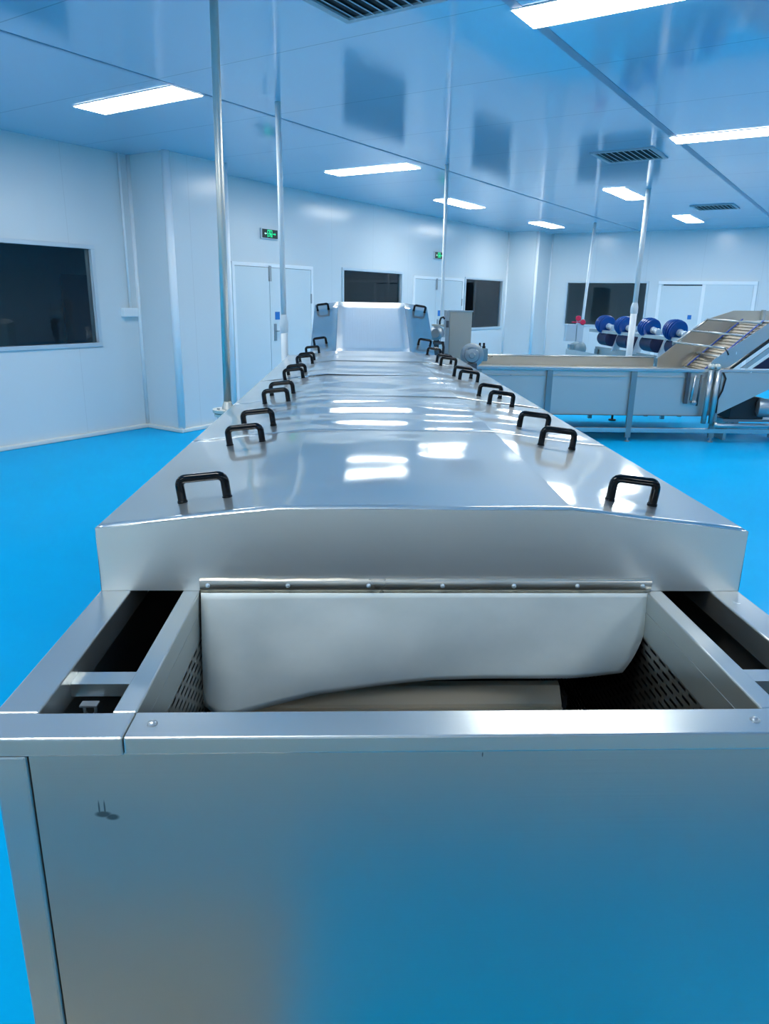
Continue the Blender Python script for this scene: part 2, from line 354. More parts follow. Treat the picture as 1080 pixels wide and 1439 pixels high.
# ------------------------------------------------------------------ doors in the left wall
def door_pair(name, a0, am, a1, zt, closer):
    f = .05; B = BL
    m = MB(); m.box(B, B+.03, a0-f, a1+f, zt, zt+f); m.box(B, B+.03, a0-f, a0, 0, zt); m.box(B, B+.03, a1, a1+f, 0, zt)
    root = m.build(name, 'white', room=True, kind='structure', bevel=.003)
    MB().box(B+.001, B+.006, a0, a1, 0, zt).build('gap', 'gap', root)
    for u0, u1 in ((a0+.004, am-.004), (am+.004, a1-.004)):
        lf = MB().box(B+.006, B+.022, u0, u1, .02, zt-.005).build('leaf', 'doorleaf', root, bevel=.002)
    MB().box(B+.022, B+.045, am-.02, am+.02, zt-.19, zt+.02).build('closer', 'cast', root)
    for z in (.35, zt-.42):
        MB().box(B+.022, B+.034, a1-.01, a1+.012, z-.07, z+.07).build('hinge', 'cast', root)
    h_ = MB().box(B+.022, B+.034, am+.07, am+.12, .96, 1.2).build('handle_plate', 'cast', root)
    MB().tube([(B+.034, am+.095, 1.1), (B+.075, am+.095, 1.1), (B+.075, am+.21, 1.1)], .01, 8).build('lever', 'cast', h_)
    MB().box(B+.022, B+.025, am+.10, am+.20, 1.26, 1.37).build('sticker', 'sticker', root)
door_pair('door_1', 7.38, 8.07, 9.0, 1.98, True)
door_pair('door_2', 12.08, 12.88, 13.98, 1.95, True)
# sliding double door in the far wall
m = MB(); m.box(-4.1, -2.14, AF-.05, AF, 1.98, 2.05); m.box(-4.1, -4.03, AF-.03, AF, 0, 1.98); m.box(-2.21, -2.14, AF-.03, AF, 0, 1.98)
dr = m.build('door_5', 'white', room=True, kind='structure', bevel=.004)
MB().box(-4.03, -3.16, AF-.02, AF-.004, .01, 1.95).build('leaf', 'doorleaf', dr); MB().box(-3.16, -2.21, AF-.04, AF-.02, .01, 1.98).build('leaf', 'doorleaf', dr)
MB().box(-3.2, -3.13, AF-.046, AF-.04, .01, 1.98).build('stile', 'white', dr); MB().box(-4.0, -3.2, AF-.012, AF-.003, 1.955, 1.979).build('gap', 'gap', dr)
MB().box(-3.42, -3.34, AF-.024, AF-.02, 1.26, 1.35).build('sticker', 'sticker', dr)

# ------------------------------------------------------------------ exit signs
def exit_sign(label, a, z, w_, hh):
    t = thing('exit_sign', label, 'exit sign', (BL, a, z), True, 'green exit signs')
    B = BL
    MB().box(B, B+.035, a-w_/2, a+w_/2, z-hh/2, z+hh/2).build('housing', 'alu', t, bevel=.003)
    MB().box(B+.035, B+.038, a-w_/2+.012, a+w_/2-.012, z-hh/2+.01, z+hh/2-.01).build('face', 'exit_face', t)
    def P(u, v): return (B+.038, a+u*hh/.14, z+v*hh/.14)
    m = MB()                                      # doorway with running figure
    for q in ([(-.055, -.045), (-.045, -.045), (-.045, .05), (-.055, .05)], [(-.055, .04), (.045, .04), (.045, .05), (-.055, .05)], [(.035, -.045), (.045, -.045), (.045, .04), (.035, .04)]):
        m.prism([P(*c) for c in q], (.002, 0, 0))
    m.prism([P(-.006+.011*math.cos(k*math.pi/4), .026+.011*math.sin(k*math.pi/4)) for k in range(8)], (.003, 0, 0))
    for q in ([(-.012, -.006), (.012, -.012), (.010, .014), (-.008, .014)], [(.008, .006), (.030, .0), (.030, -.008), (.008, -.004)], [(-.01, .01), (-.034, .002), (-.032, -.006), (-.008, .0)],
              [(-.012, -.004), (-.002, -.006), (-.014, -.026), (-.036, -.030), (-.036, -.038), (-.008, -.036)], [(.002, -.008), (.012, -.010), (.026, -.028), (.018, -.046), (.010, -.042), (.014, -.028)]):
        m.prism([P(*c) for c in q], (.003, 0, 0))
    m.build('pictogram', 'exit_green', t)
    m = MB(); m.prism([P(.06, .006), (P(.10, .006)), P(.10, -.006), P(.06, -.006)], (.002, 0, 0)); m.prism([P(.10, .018), P(.122, 0), P(.10, -.018)], (.002, 0, 0)); m.build('arrow', 'exit_green', t)
    m = MB(); m.prism([P(-.12, 0), P(-.10, .015), P(-.10, .005), P(-.07, .005), P(-.07, -.005), P(-.10, -.005), P(-.10, -.015)], (.002, 0, 0)); m.build('arrow', 'exit_white', t)
exit_sign('green and black exit sign above the nearer double door, beside the left white pipe', 8.09, 2.425, .34, .135)
exit_sign('smaller green exit sign above the farther double door, left of the middle white pipe', 12.93, 2.40, .34, .14)

# ------------------------------------------------------------------ conduit and switch box on the left wall
t = thing('switch_box', 'small white electrical box under a thin wall conduit, right of the big window', 'electrical box', (BL, 5.63, 1.35), True)
MB().box(BL, BL+.07, 5.53, 5.73, 1.33, 1.43).build('box_body', 'white', t, bevel=.006)
MB().tube([(BL+.02, 5.66, 1.43), (BL+.02, 5.66, ZC)], .014, 10).build('conduit', 'white', t)

# ------------------------------------------------------------------ main machine (open infeed end towards the camera)
mc = thing('conveyor_machine', 'long stainless steel tunnel machine with open infeed end in the foreground', 'industrial machine', (.155, 3.5, 0))
YF, YI, YE = .889, .956, 6.15
XL, XR = -.530, .840
fr = MB(); fr.box(-.322, .655, YF, YI, .972, 1.0); fr.build('front_rail', 'steel_x', mc, bevel=.003)
for x0, x1 in ((XL, -.3235), (.6565, XR)):
    m = MB(); m.box(x0, x1, YF+.0005, YI, .970, .9993); m.build('front_rail_end', 'steel_x', mc, bevel=.003)
for x0, x1, nm in ((XL, -.466, 'outer_rail'), (.776, XR, 'outer_rail')): MB().box(x0, x1, YI, YE, .945, .9995).build(nm, 'steel_y', mc, bevel=.003)
for x0, x1 in ((-.358, -.322), (.634, .670)): MB().box(x0, x1, YI, YE, .955, .9995).build('inner_rail', 'steel_y', mc, bevel=.003)
# channel walls: plain upper sheet, perforated lower sheet
for x in (-.3225, .6335):
    s_ = 1 if x < 0 else -1
    MB().box(x-.002*(s_ > 0), x+.002*(s_ < 0), YI+.004, YE, .90, .956).build('channel_wall', 'steel_y', mc)
    MB().grid([[(x, y, .90), (x, y, .36)] for y in (YI+.004, YE)]).build('perforated_wall', 'perf', mc)
for x in (XL+.012, XR-.012): MB().box(x-.001, x+.001, YI, YE, .25, .946).build('side_sheet', 'steel_y', mc)
MB().box(XL+.013, XR-.013, YF+.02, YE, .245, .25).build('bottom_pan', 'dark_steel', mc)
MB().box(-.458, .768, YF+.006, YF+.0085, .12, .972).build('front_panel', 'panel', mc)
MB().box(-.44, .75, YF+.014, YF+.02, .25, .955).build('inner_panel', 'dark_steel', mc)
for x0, x1 in ((-.508, -.4605), (.7705, .818)):
    lg = MB().box(x0, x1, YF+.002, YF+.055, .06, .9695).build('leg', 'steel_z', mc, bevel=.004)
    MB().lathe(((x0+x1)/2, YF+.028, 0), (0, 0, 1), [(0, .035), (.012, .035), (.018, .012), (.06, .012)], 16).build('foot', 'cast', lg)
for y in (2.6, 4.4, 6.0):
    for x0, x1 in ((-.508, -.4605), (.7705, .818)):
        lg = MB().box(x0, x1, y, y+.05, .06, .9445).build('leg', 'steel_z', mc, bevel=.004)
        MB().lathe(((x0+x1)/2, y+.025, 0), (0, 0, 1), [(0, .035), (.012, .035), (.018, .012), (.06, .012)], 12).build('foot', 'cast', lg)
for x0, x1 in ((-.50, -.468), (.778, .81)): MB().box(x0, x1, YF+.055, 6.0, .17, .21).build('lower_rail', 'steel_y', mc)
# narrow slots between outer and inner rails: cross bars and clamp
for x0, x1 in ((-.466, -.358), (.670, .776)):
    MB().box(x0, x1, 1.075, 1.115, .955, .978).build('slot_bar', 'steel_x', mc)
    xc = x0+.034
    MB().tube([(xc-.009, 1.06, .948), (xc-.009, 1.06, .936), (xc-.005, 1.06, .929), (xc+.005, 1.06, .929), (xc+.009, 1.06, .936), (xc+.009, 1.06, .948)], .0028, 8).build('clamp', 'cast', mc)
    MB().box(xc-.014, xc+.014, 1.052, 1.068, .948, .951).build('clamp_plate', 'cast', mc)
# belt and flights
MB().box(-.31, .62, .97, 6.0, .365, .383).build('conveyor_belt', 'belt', mc)
for k in range(8):
    y = 1.945+k*.5
    m = MB(); m.prism([(-.30, y-.03, .386), (-.30, y-.012, .392), (-.30, y+.028, .444), (-.30, y+.045, .450), (-.30, y+.045, .446), (-.30, y+.032, .440), (-.30, y-.008, .388), (-.30, y-.03, .383)], (.915, 0, 0))
    m.build('flight', 'belt', mc)
m = MB(); m.prism([(-.241, 1.488, .672), (-.241, 1.49, .680), (-.241, 1.52, .712), (-.241, 1.535, .716), (-.241, 1.535, .713), (-.241, 1.524, .709), (-.241, 1.495, .676), (-.241, 1.49, .670)], (.739, 0, 0))
m.build('cross_plate', 'flight', mc)['label'] = 'cream metal cross plate'
MB().box(-.241, .498, 1.478, 1.486, .662, .674).build('cross_plate_lip', 'flight', mc)
for x in (-.25, .50): MB().box(x, x+.01, 1.49, 1.53, .383, .70).build('plate_bracket', 'belt', mc)
for x, y in ((-.29, .924), (.606, .923)):
    MB().lathe((x, y, 1.0), (0, 0, 1), [(0, .0075), (.001, .0075), (.003, .006), (.0045, .003), (.005, .0005)], 14).build('bolt', 'cast', mc, smooth=True)

# ------------------------------------------------------------------ covers
E_ = .0
XS = [(-.527, 1.0), (-.527, 1.137), (-.150, 1.181), (.459, 1.181), (.839, 1.136), (.839, 1.0)]
def lid_h(x, y, amp, seed):
    if seed == 1:                               # nearest cover: slow ripples across the sheet, hardly any along it
        u = max(-1, min(1, (x-.155)/.305)); q = (y-1.87)/.45
        return .013*(1-u*u)*(1-q*q) + amp*(.45*math.sin((x+.02)*17+.6*math.sin(y*2.2)) + .8*noise.noise(Vector((x*2.6, y*1.6, 3.7))) + .5*noise.noise(Vector((x*1.5, y*6, 8))))
    u = max(-1, min(1, (x-.155)/.305)); q = ((y-1.42)/.905 % 1.0)*2-1
    return .006*(1-u*u)*(1-q*q) + amp*(noise.noise(Vector((x*2.8, y*2.6, seed*3.7)))*.8 + noise.noise(Vector((x*1.3+4, y*6.5, seed*1.9+9)))*.8)
def cover(name, label, y0, y1, amp, seed, front=False):
    t = thing(name, label, 'machine cover', (.155, (y0+y1)/2, 1.0), group='covers along the tunnel machine')
    segs = [2, 14, 22, 14, 2]; cols = []; sharp = []
    for i, n in enumerate(segs):
        (xa, za), (xb, zb) = XS[i], XS[i+1]
        for k in range(n): cols.append((xa+(xb-xa)*k/n, za+(zb-za)*k/n, i, k/n))
        sharp.append(len(cols))
    cols.append((*XS[-1], 4, 1.0)); sharp = sharp[:-1]
    rows = []; ny = 30
    for j in range(ny+1):
        y = y0+(y1-y0)*j/ny; e = min(1, min(j, ny-j)/5); r = []
        for x, z, i, f in cols:
            d = 0
            if i in (1, 2, 3):
                g = min(1, (x+.527)/.08, (.839-x)/.08); d = lid_h(x, y, amp, seed)*g*(.35+.65*e)
            r.append((x, y, z+d))
        rows.append(r)
    m = MB(); m.grid(rows, sharp); sh = m.build('cover_sheet', 'lid', t, solid=.0015)
    # turned-down flange along the rear edge and raised lip at the front edge
    def edge(y, nm, h0, h1):
        m = MB(); P = [(x, y, z) for x, z in XS[1:5]]
        for (a, b) in zip(P, P[1:]): m.prism([(a[0], y, a[2]+h0), (b[0], y, b[2]+h0), (b[0], y, b[2]+h1), (a[0], y, a[2]+h1)], (0, .003, 0))
        bmesh.ops.remove_doubles(m.b, verts=m.b.verts, dist=1e-5)
        return m.build(nm, 'lid', t)
    edge(y1-.004, 'rear_flange', -.03, -.002)
    if front:
        m = MB(); m.prism([(x, y0, z) for x, z in XS], (0, .0015, 0)); m.build('front_skirt', 'skirt', t)
        # clamp strip, slightly buckled along its top edge
        rows = []
        for k in range(60):
            x = -.321+k/59*.963; b_ = .0012*math.sin(k*.45)+.0008*math.sin(k*1.1)
            rows.append([(x, y0-.001, .997), (x, y0-.007, .998), (x, y0-.0085, 1.012), (x, y0-.0095, 1.024), (x, y0-.006+b_, 1.0275+b_*.5), (x, y0-.001, 1.0285+b_*.6)])
        st = MB().grid(rows).build('clamp_strip', 'warm', t)
        for px in (-.304, -.137, .033, .190, .343, .480, .622):
            MB().lathe((px, y0-.0085, 1.015), (0, -1, 0), [(0, .005), (.001, .005), (.003, .0028), (.004, .0004)], 10).build('rivet', 'alu', t, smooth=True)
        # hanging curtain: bottom edge follows the photo, lower right corner curls inwards
        bot = [(-.322, .742), (-.30, .735), (-.26, .733), (-.2, .742), (-.087, .772), (.04, .788), (.166, .799), (.3, .804), (.485, .807), (.598, .811)]
        def bz(s):
            xs = -.322+s*.92
            for (x0, z0), (x1, z1) in zip(bot, bot[1:]):
                if xs <= x1+1e-6: return xs, z0+(z1-z0)*(xs-x0)/(x1-x0)
            return bot[-1]
        rows = []
        for j in range(19):
            v_ = j/18; r = []
            for i in range(49):
                s_ = i/48; xb, zb = bz(s_); xt = -.319+s_*.962
                k = v_*v_ if s_ > .5 else v_
                edge_ = (.642-.598)*(s_**6)
                x = xt+(xb-xt)*(v_ if s_ < .9 else v_)
                x = -.319+s_*.962 - (.962*s_-(xb+.319))*(v_**2.2)
                z = .998+(zb-.998)*v_
                y = y0-.008 - .030*math.sin(v_*1.6)*(1-.5*s_) + .006*math.sin(s_*9+v_*3)*v_ - .02*v_*math.exp(-((s_-.05)/.06)**2) + .012*(v_**2)*max(0, (s_-.86)/.14)**1.5 + .02*(v_**2)*max(0, (.05-s_)/.05)
                r.append((x, y, z))
            rows.append(r)
        MB().grid(rows).build('curtain', 'curtain', t, solid=.003)['label'] = 'milky grey flexible sheet'
    return t
def handle_mb(w_, h_, r):
    c = .015; P = [(-w_/2, 0, 0), (-w_/2, 0, h_-c)]
    for k in range(1, 5): a = k*math.pi/10; P.append((-w_/2+c-c*math.cos(a), 0, h_-c+c*math.sin(a)))
    P.append((-w_/2+c, 0, h_))
    Q = [(-x, y, z) for x, y, z in P[::-1]]
    m = MB(); m.tube(P+Q, r, 12)
    for s_ in (-1, 1): m.lathe((s_*w_/2, 0, 0), (0, 0, 1), [(0, r*1.15), (.006, r*1.15), (.007, r)], 12)
    return m
hm = None
def handle(t, x, y, z, tilt=0, pitch=0):
    global hm
    if hm is None:
        o = handle_mb(.100, .055, .0100).build('handle', 'black'); hm = o.data
        for f in hm.polygons: f.use_smooth = True
        hm.set_sharp_from_angle(angle=R_(50)); o['label'] = 'black glossy grab handle'
    else: o = bpy.data.objects.new('handle', hm); C.objects.link(o); o['label'] = 'black glossy grab handle'
    o.parent = t; of = Vector(t['_o']); o.location = Vector((x, y, z))-of; o.rotation_euler = (pitch, tilt, 0)
SL = math.atan((1.181-1.137)/.377)
def facet_z(x): return 1.137+(x+.527)/.377*.044 if x < 0 else 1.136+(.839-x)/.38*.045
DY = [(1.419, 2.325), (2.330, 3.165), (3.170, 4.065), (4.070, 4.985), (4.990, 5.93)]
HY = [(1.555, 2.19), (2.50, 3.09), (3.36, 4.01), (4.24, 4.92), (5.16, 5.86)]
LB = ['nearest stainless cover with the white hanging curtain on its front', 'second stainless cover from the curtain end of the tunnel machine', 'middle stainless cover, third from the curtain end of the tunnel machine',
      'fourth stainless cover from the curtain end, strongly dented', 'farthest level stainless cover, at the foot of the inclined cover']
AMP = [.004, .010, .012, .014, .010]
for i, ((a, b), (h0, h1), l) in enumerate(zip(DY, HY, LB)):
    t = cover('tunnel_cover', l, a, b, AMP[i], i+1, i == 0)
    for y in (h0, h1):
        for x, sg in ((-.330, -1), (.633, 1)): handle(t, x, y, facet_z(x)-.002, sg*SL*1.0)
# inclined cover
t = thing('inclined_cover', 'steep steel cover rising at the far end of the tunnel machine', 'machine cover', (.155, 6.5, 1.0), group=None)
y0, z0, y1, z1 = 6.06, 1.168, 6.90, 1.552
prof = [(-.365, -.03), (-.150, 0), (.459, 0), (.668, -.03)]
m = MB(); rows = []
for j in range(9):
    f = j/8; y = y0-.05+(y1-y0+.05)*f; z = z0-.023+(z1-z0+.023)*f
    r = []
    wv = 0
    r.append((-.350-.02*(1-f), y, z-.20)); r.append((prof[0][0], y, z+prof[0][1]))
    for k in range(1, 4): r.append((prof[0][0]+(prof[1][0]-prof[0][0])*k/4, y, z-.03+.03*k/4))
    for k in range(0, 9): r.append((-.150+.609*k/8, y, z+wv*math.sin(math.pi*k/8)))
    for k in range(1, 5): r.append((.459+(.668-.459)*k/4, y, z-.03*k/4))
    r.append((.653+.02*(1-f), y, z-.20)); rows.append(r)
MB().grid([q[5:14] for q in rows]).build('cover_sheet', 'slope', t, solid=.0015)
MB().grid([q[:6] for q in rows], (1,)).build('side_sheet', 'lid', t, solid=.0015); MB().grid([q[13:] for q in rows], (4,)).build('side_sheet', 'lid', t, solid=.0015)
m.b.free()
m = MB(); m.prism([(-.36, y1, z1-.2), (-.365, y1, z1-.03), (-.15, y1, z1), (.459, y1, z1), (.668, y1, z1-.03), (.66, y1, z1-.2)], (0, .003, 0)); m.build('head_cover', 'lid', t)
inc = math.atan2(z1-z0, y1-y0)
for f in (.17, .86):
    for x, sg in ((-.285, -1), (.588, 1)):
        y = y0+(y1-y0)*f; handle(t, x, y, z0+(z1-z0)*f-.018, sg*.14, inc)
MB().box(-.34, .64, 6.25, 7.35, .25, 1.15).build('elevator_casing', 'steel_z', mc)
for x0 in (-.34, .60):
    lg = MB().box(x0, x0+.04, 7.28, 7.32, .0, .25).build('leg', 'steel_z', mc)

# ------------------------------------------------------------------ unseen bench added behind the camera to be mirrored in the front sheets
t = thing('added_mirror_bench', 'added pale bench out of view, mirrored in the front steel of the tunnel machine', 'bench', (.1, -.8, 0))
MB().box(-2.2, 2.4, -1.0, -.22, .10, .92).build('carcass', 'bench', t, bevel=.01)
MB().box(-2.23, 2.43, -1.03, -.19, .92, .95).build('worktop', 'steel_x', t, bevel=.004)
for x in (-2.1, -.7, .8, 2.2):
    for y in (-.9, -.25): MB().tube([(x, y, 0), (x, y, .1)], .025, 12).build('foot', 'rubber', t)

t = thing('added_mirror_grate', 'added unseen steel grate on the floor, mirrored in the front panel', 'floor grate', (-.7, .5, 0))  # added out of view to give the front panel a warm mirror image
MB().box(-1.25, -.15, .15, .84, .001, .006).build('tray', 'warm', t)
for k in range(21): MB().box(-1.23+k*.0525, -1.205+k*.0525, .17, .82, .006, .014).build('grate_bar', 'warm', t)

# ------------------------------------------------------------------ upright pipes
t = thing('steel_riser_pipe', 'tall shiny steel pipe with a flange rising beside the left of the tunnel covers', 'pipe', (-.655, 3.72, 0))
MB().tube([(-.648, 3.72, 1.05), (-.628, 3.72, ZC)], .0195, 16).build('pipe', 'pipe_steel', t)
m = MB(); m.lathe((-.648, 3.72, 1.0), (0, 0, 1), [(0, .070), (.014, .070), (.014, .03), (.02, .03), (.02, .078), (.036, .078), (.036, .03), (.055, .026), (.075, .0205)], 28); fg = m.build('flange', 'pipe_steel', t, smooth=True)
for k in range(4):
    a = k*math.pi/2+.5; MB().lathe((-.648+.05*math.cos(a), 3.72+.05*math.sin(a), .985), (0, 0, 1), [(0, .008), (.058, .008)], 6).build('flange_bolt', 'cast', fg)
MB().tube([(-.648, 3.72, .99), (-.648, 3.72, .90), (-.64, 3.72, .86), (-.61, 3.72, .83), (-.532, 3.72, .82)], .0195, 14).build('elbow', 'pipe_steel', t)
def white_pipe(label, x, y, r, xt, yt, zj=None, foot=0.0, rl=None):
    t = thing('white_riser_pipe', label, 'pipe', (x, y, 0), group='white pipes from the ceiling')
    if zj:
        f = (zj-foot)/(ZC-foot); xm, ym = x+(xt-x)*f, y+(yt-y)*f
        MB().tube([(x, y, foot), (xm, ym, zj)], rl or r, 14).build('lower_pipe', 'pvc', t)
        MB().tube([(xm, ym, zj), (xt, yt, ZC)], r, 14).build('upper_pipe', 'pvc', t)
        MB().lathe((xm, ym, zj-.09), (0, 0, 1), [(0, r*1.15), (.02, r*1.55), (.1, r*1.55), (.16, r*1.05)], 16).build('coupling', 'pvc', t, smooth=True)
    else: MB().tube([(x, y, foot), (xt, yt, ZC)], r, 14).build('pipe', 'pvc', t)
white_pipe('left white ceiling pipe standing by the double door, with a coupling halfway', -.60, 6.456, .023, -.622, 6.456, 1.37, 0, .030)
white_pipe('middle white ceiling pipe left of the tall steel cabinet', 1.07, 9.034, .022, 1.055, 9.034)
white_pipe('right, thickest white ceiling pipe in front of the blue rollers', 3.985, 10.518, .034, 4.005, 10.518, 1.52, 0, .046)
white_pipe('thin far white ceiling pipe in front of the far dark window', 4.60, 14.98, .028, 4.716, 14.98)

# ------------------------------------------------------------------ cabinet, gear motor and valve set beyond the tunnel
t = thing('steel_cabinet', 'tall narrow beige steel cabinet beyond the right side of the tunnel covers', 'cabinet', (1.13, 8.1, 0))
MB().box(1.03, 1.27, 8.0, 8.16, .08, 1.475).build('body', 'cabinet', t, bevel=.004)
MB().box(.985, 1.028, 8.0, 8.16, .08, 1.478).build('hinge_side', 'cast', t)
for z in (.6, .95, 1.3): MB().box(.99, 1.02, 7.992, 8.0, z, z+.07).build('hinge', 'dark_steel', t)
MB().box(1.01, 1.28, 7.99, 8.0, 1.465, 1.48).build('top_lip', 'steel_x', t)
MB().lathe((1.255, 7.985, 1.12), (0, 1, 0), [(0, .012), (.015, .012)], 10).build('knob', 'cast', t)
for x, y in ((1.0, 8.02), (1.24, 8.02), (1.0, 8.14), (1.24, 8.14)): MB().box(x-.012, x+.012, y-.012, y+.012, 0, .08).build('foot', 'dark_steel', t)
t = thing('gear_motor', 'round grey gear motor on the right side of the tunnel covers', 'motor', (1.12, 7.1, 0))
c = Vector((1.145, 7.1, 1.075))
MB().lathe(c, (-.15, -1, 0), [(-.16, .05), (-.14, .085), (-.02, .09), (-.02, .115), (.012, .115), (.018, .10), (.018, .075), (.035, .065), (.038, .03), (.045, .025)], 28).build('gear_housing', 'cast', t, smooth=True)
for k in range(6):
    a = k*math.pi/3; MB().lathe(c+Vector((.09*math.cos(a), -.012, .09*math.sin(a))), (-.15, -1, 0), [(0, .009), (.012, .009)], 6).build('bolt', 'cast', t)
MB().box(1.20, 1.30, 7.10, 7.22, 1.02, 1.14).build('terminal_box', 'motor', t, bevel=.008)
for x in (1.225, 1.265): MB().lathe((x, 7.15, 1.13), (0, 0, 1), [(0, .016), (.03, .016), (.035, .01), (.055, .012), (.062, .008)], 10).build('cable_gland', 'rubber', t)
MB().box(1.10, 1.19, 7.05, 7.15, 0, 1.0).build('support_post', 'dark_steel', t)
MB().box(.66, 1.10, 7.08, 7.16, .90, .95).build('bracket', 'cast', t)
t = thing('valve_set', 'stacked valve and small motor with a black hose between the inclined cover and the cabinet', 'valve', (.88, 7.9, 0))
MB().box(.855, .915, 7.88, 7.94, 0, 1.02).build('stand', 'dark_steel', t)
MB().lathe((.88, 7.9, 1.24), (-.3, -1, 0), [(-.09, .05), (-.08, .07), (.05, .075), (.06, .05), (.07, .045)], 20).build('motor_body', 'cast', t, smooth=True)
MB().lathe((.88, 7.9, 1.10), (0, 0, 1), [(-.09, .05), (-.07, .065), (-.04, .065), (-.03, .03), (.02, .03), (.03, .07), (.05, .07), (.06, .03), (.09, .03)], 20).build('valve_body', 'dark_steel', t, smooth=True)
MB().box(.83, .95, 7.84, 7.96, 1.315, 1.335).build('mounting_plate', 'warm', t)
MB().box(.92, .965, 7.84, 7.9, 1.16, 1.20).build('connector', 'white', t)
MB().tube([(.955, 7.86, 1.39), (.94, 7.86, 1.41), (.915, 7.86, 1.40), (.905, 7.86, 1.37), (.905, 7.86, 1.33)], .010, 8).build('hose', 'rubber', t)
MB().tube([(.94, 7.86, 1.18), (.955, 7.86, 1.10), (.95, 7.86, 1.0), (.955, 7.86, .9)], .014, 8).build('cable', 'rubber', t)

# ------------------------------------------------------------------ wash tank with elevator on the right
t = thing('washing_tank', 'long stainless washing tank on a tube frame across the right side of the room', 'industrial machine', (3.3, 9.0, 0))
Y0, Y1 = 8.345, 9.75; XE = 6.4
MB().box(1.36, XE, Y0, Y0+.05, .826, .862).build('top_rail', 'steel_x', t, bevel=.006)
MB().box(1.36, 4.25, Y0+.036, Y0+.04, .316, .826).build('front_sheet', 'tank', t)
MB().box(1.36, 4.05, Y1, Y1+.004, .30, .882).build('rear_sheet', 'warm', t)
MB().box(1.36, 1.364, Y0+.016, Y1, .30, .86).build('end_sheet', 'steel_y', t)
MB().tube([(1.36, Y1, .886), (4.04, Y1, .890)], .012, 8).build('rear_lip', 'steel_x', t)
MB().box(1.364, 4.2, Y0+.016, Y1, .31, .316).build('tank_bottom', 'dark_steel', t)
MB().box(1.364, 5.0, Y0+.02, Y1-.01, .76, .765).build('inner_tray', 'warm', t)
for x in (1.40, 2.235, 3.228, 4.245):
    y = Y0-.002 if x < 4 else Y0+.004
    lg = MB().box(x, x+.066, y, y+.034, .05, .826).build('leg', 'leg', t)
    MB().lathe((x+.033, y+.006, 0), (0, 0, 1), [(0, .03), (.012, .03), (.016, .012), (.05, .012)], 12).build('foot', 'cast', lg)
    lg = MB().box(x, x+.05, Y1, Y1+.05, .05, .31).build('leg', 'steel_z', t)
MB().box(1.40, XE, Y0+.0, Y0+.045, .11, .165).build('lower_rail', 'steel_x', t, bevel=.004)
MB().box(1.40, 5.0, Y1, Y1+.04, .11, .165).build('lower_rail', 'steel_x', t)
for x in (2.75, 3.62):
    m = MB(); m.tube([(x, 9.9, 0), (x, 9.9, .30)], .016, 8); m.tube([(x, 9.9, 0), (x, 9.9, .02)], .05, 12); m.build('levelling_foot', 'rubber', t)
# upright tube posts at the elevator joint with their end caps
for x, z_, r in ((4.145, .86, .030), (4.235, .862, .032)):
    p = MB().tube([(x-.01, Y0-.04, .235), (x, Y0-.04, z_)], r, 14).build('tube_post', 'steel_z', t)
for x in (4.14, 4.21): MB().lathe((x, Y0-.045, .895), (0, -1, .1), [(-.03, .034), (.01, .036), (.03, .024), (.036, .004)], 16).build('pipe_cap', 'pipe_steel', t, smooth=True)
MB().tube([(3.975, Y0-.02, .79), (3.955, Y0-.02, .50)], .018, 10).build('drain_pipe', 'steel_z', t)
MB().tube([(4.045, Y0-.02, .80), (4.035, Y0-.02, .44)], .012, 10).build('drain_pipe', 'dark_steel', t)
MB().box(3.885, 3.925, Y0-.01, Y0+.01, .46, .82).build('slot', 'dark_steel', t)
MB().lathe((3.995, Y0-.03, .475), (0, -1, 0), [(-.03, .03), (.01, .03), (.02, .015)], 14).build('drain_valve', 'cast', t, smooth=True)
MB().tube([(4.25, Y0-.06, .232), (4.31, Y0-.06, .215), (XE, Y0-.06, .22)], .03, 12).build('floor_pipe', 'steel_x', t)
MB().tube([(4.30, Y0-.02, .83), (4.34, Y0-.02, .76), (4.32, Y0-.02, .62), (4.27, Y0-.02, .50), (4.28, Y0-.02, .36)], .010, 8).build('cable', 'rubber', t)
# hopper shaped sheet under the elevator
MB().prism([(4.29, Y0-.01, .825), (5.9, Y0-.01, .825), (5.9, Y0-.01, .76), (5.2, Y0-.01, .79), (4.93, Y0-.01, .665), (4.30, Y0-.01, .34)], (0, .006, 0)).build('hopper_sheet', 'tank', t)
# elevator: far side plate, near side plate, slatted belt
far_ = [(4.04, .895), (4.66, 1.41), (4.97, 1.515), (5.9, 1.525), (5.9, 1.40), (5.35, 1.40), (5.05, 1.36), (4.38, .77), (4.04, .77)]
MB().prism([(x, 9.6, z) for x, z in far_], (0, .006, 0)).build('elevator_side', 'warm', t)
near = [(4.21, .90), (4.254, .966), (4.86, 1.40), (5.2, 1.52), (5.9, 1.52), (5.9, 1.30), (5.25, 1.30), (4.90, 1.235), (4.457, .886), (4.40, .86), (4.20, .86)]
MB().prism([(x, 8.5, z) for x, z in near], (0, .006, 0)).build('elevator_side', 'steel_x', t)
band = lambda d, e: [(4.457+d, .886-.0*d), (4.90+d, 1.235), (5.9, 1.235), (5.9, 1.235-e), (4.90+d+.02, 1.235-e), (4.457+d+e*1.2, .866)]
MB().prism([(4.46, 8.49, .868), (4.90, 8.49, 1.225), (5.9, 8.49, 1.29), (5.9, 8.49, 1.27), (4.92, 8.49, 1.20), (4.50, 8.49, .868)], (0, .02, 0)).build('return_guide', 'motor_dark', t)
MB().prism([(4.58, 8.48, .868), (4.92, 8.48, 1.14), (5.9, 8.48, 1.2), (5.9, 8.48, 1.15), (4.95, 8.48, 1.09), (4.66, 8.48, .868)], (0, .02, 0)).build('lower_guide', 'steel_x', t)
MB().prism([(4.72, 8.46, .868), (4.95, 8.46, 1.04), (5.9, 8.46, 1.10), (5.9, 8.46, .868)], (0, .02, 0)).build('return_belt', 'navy', t)
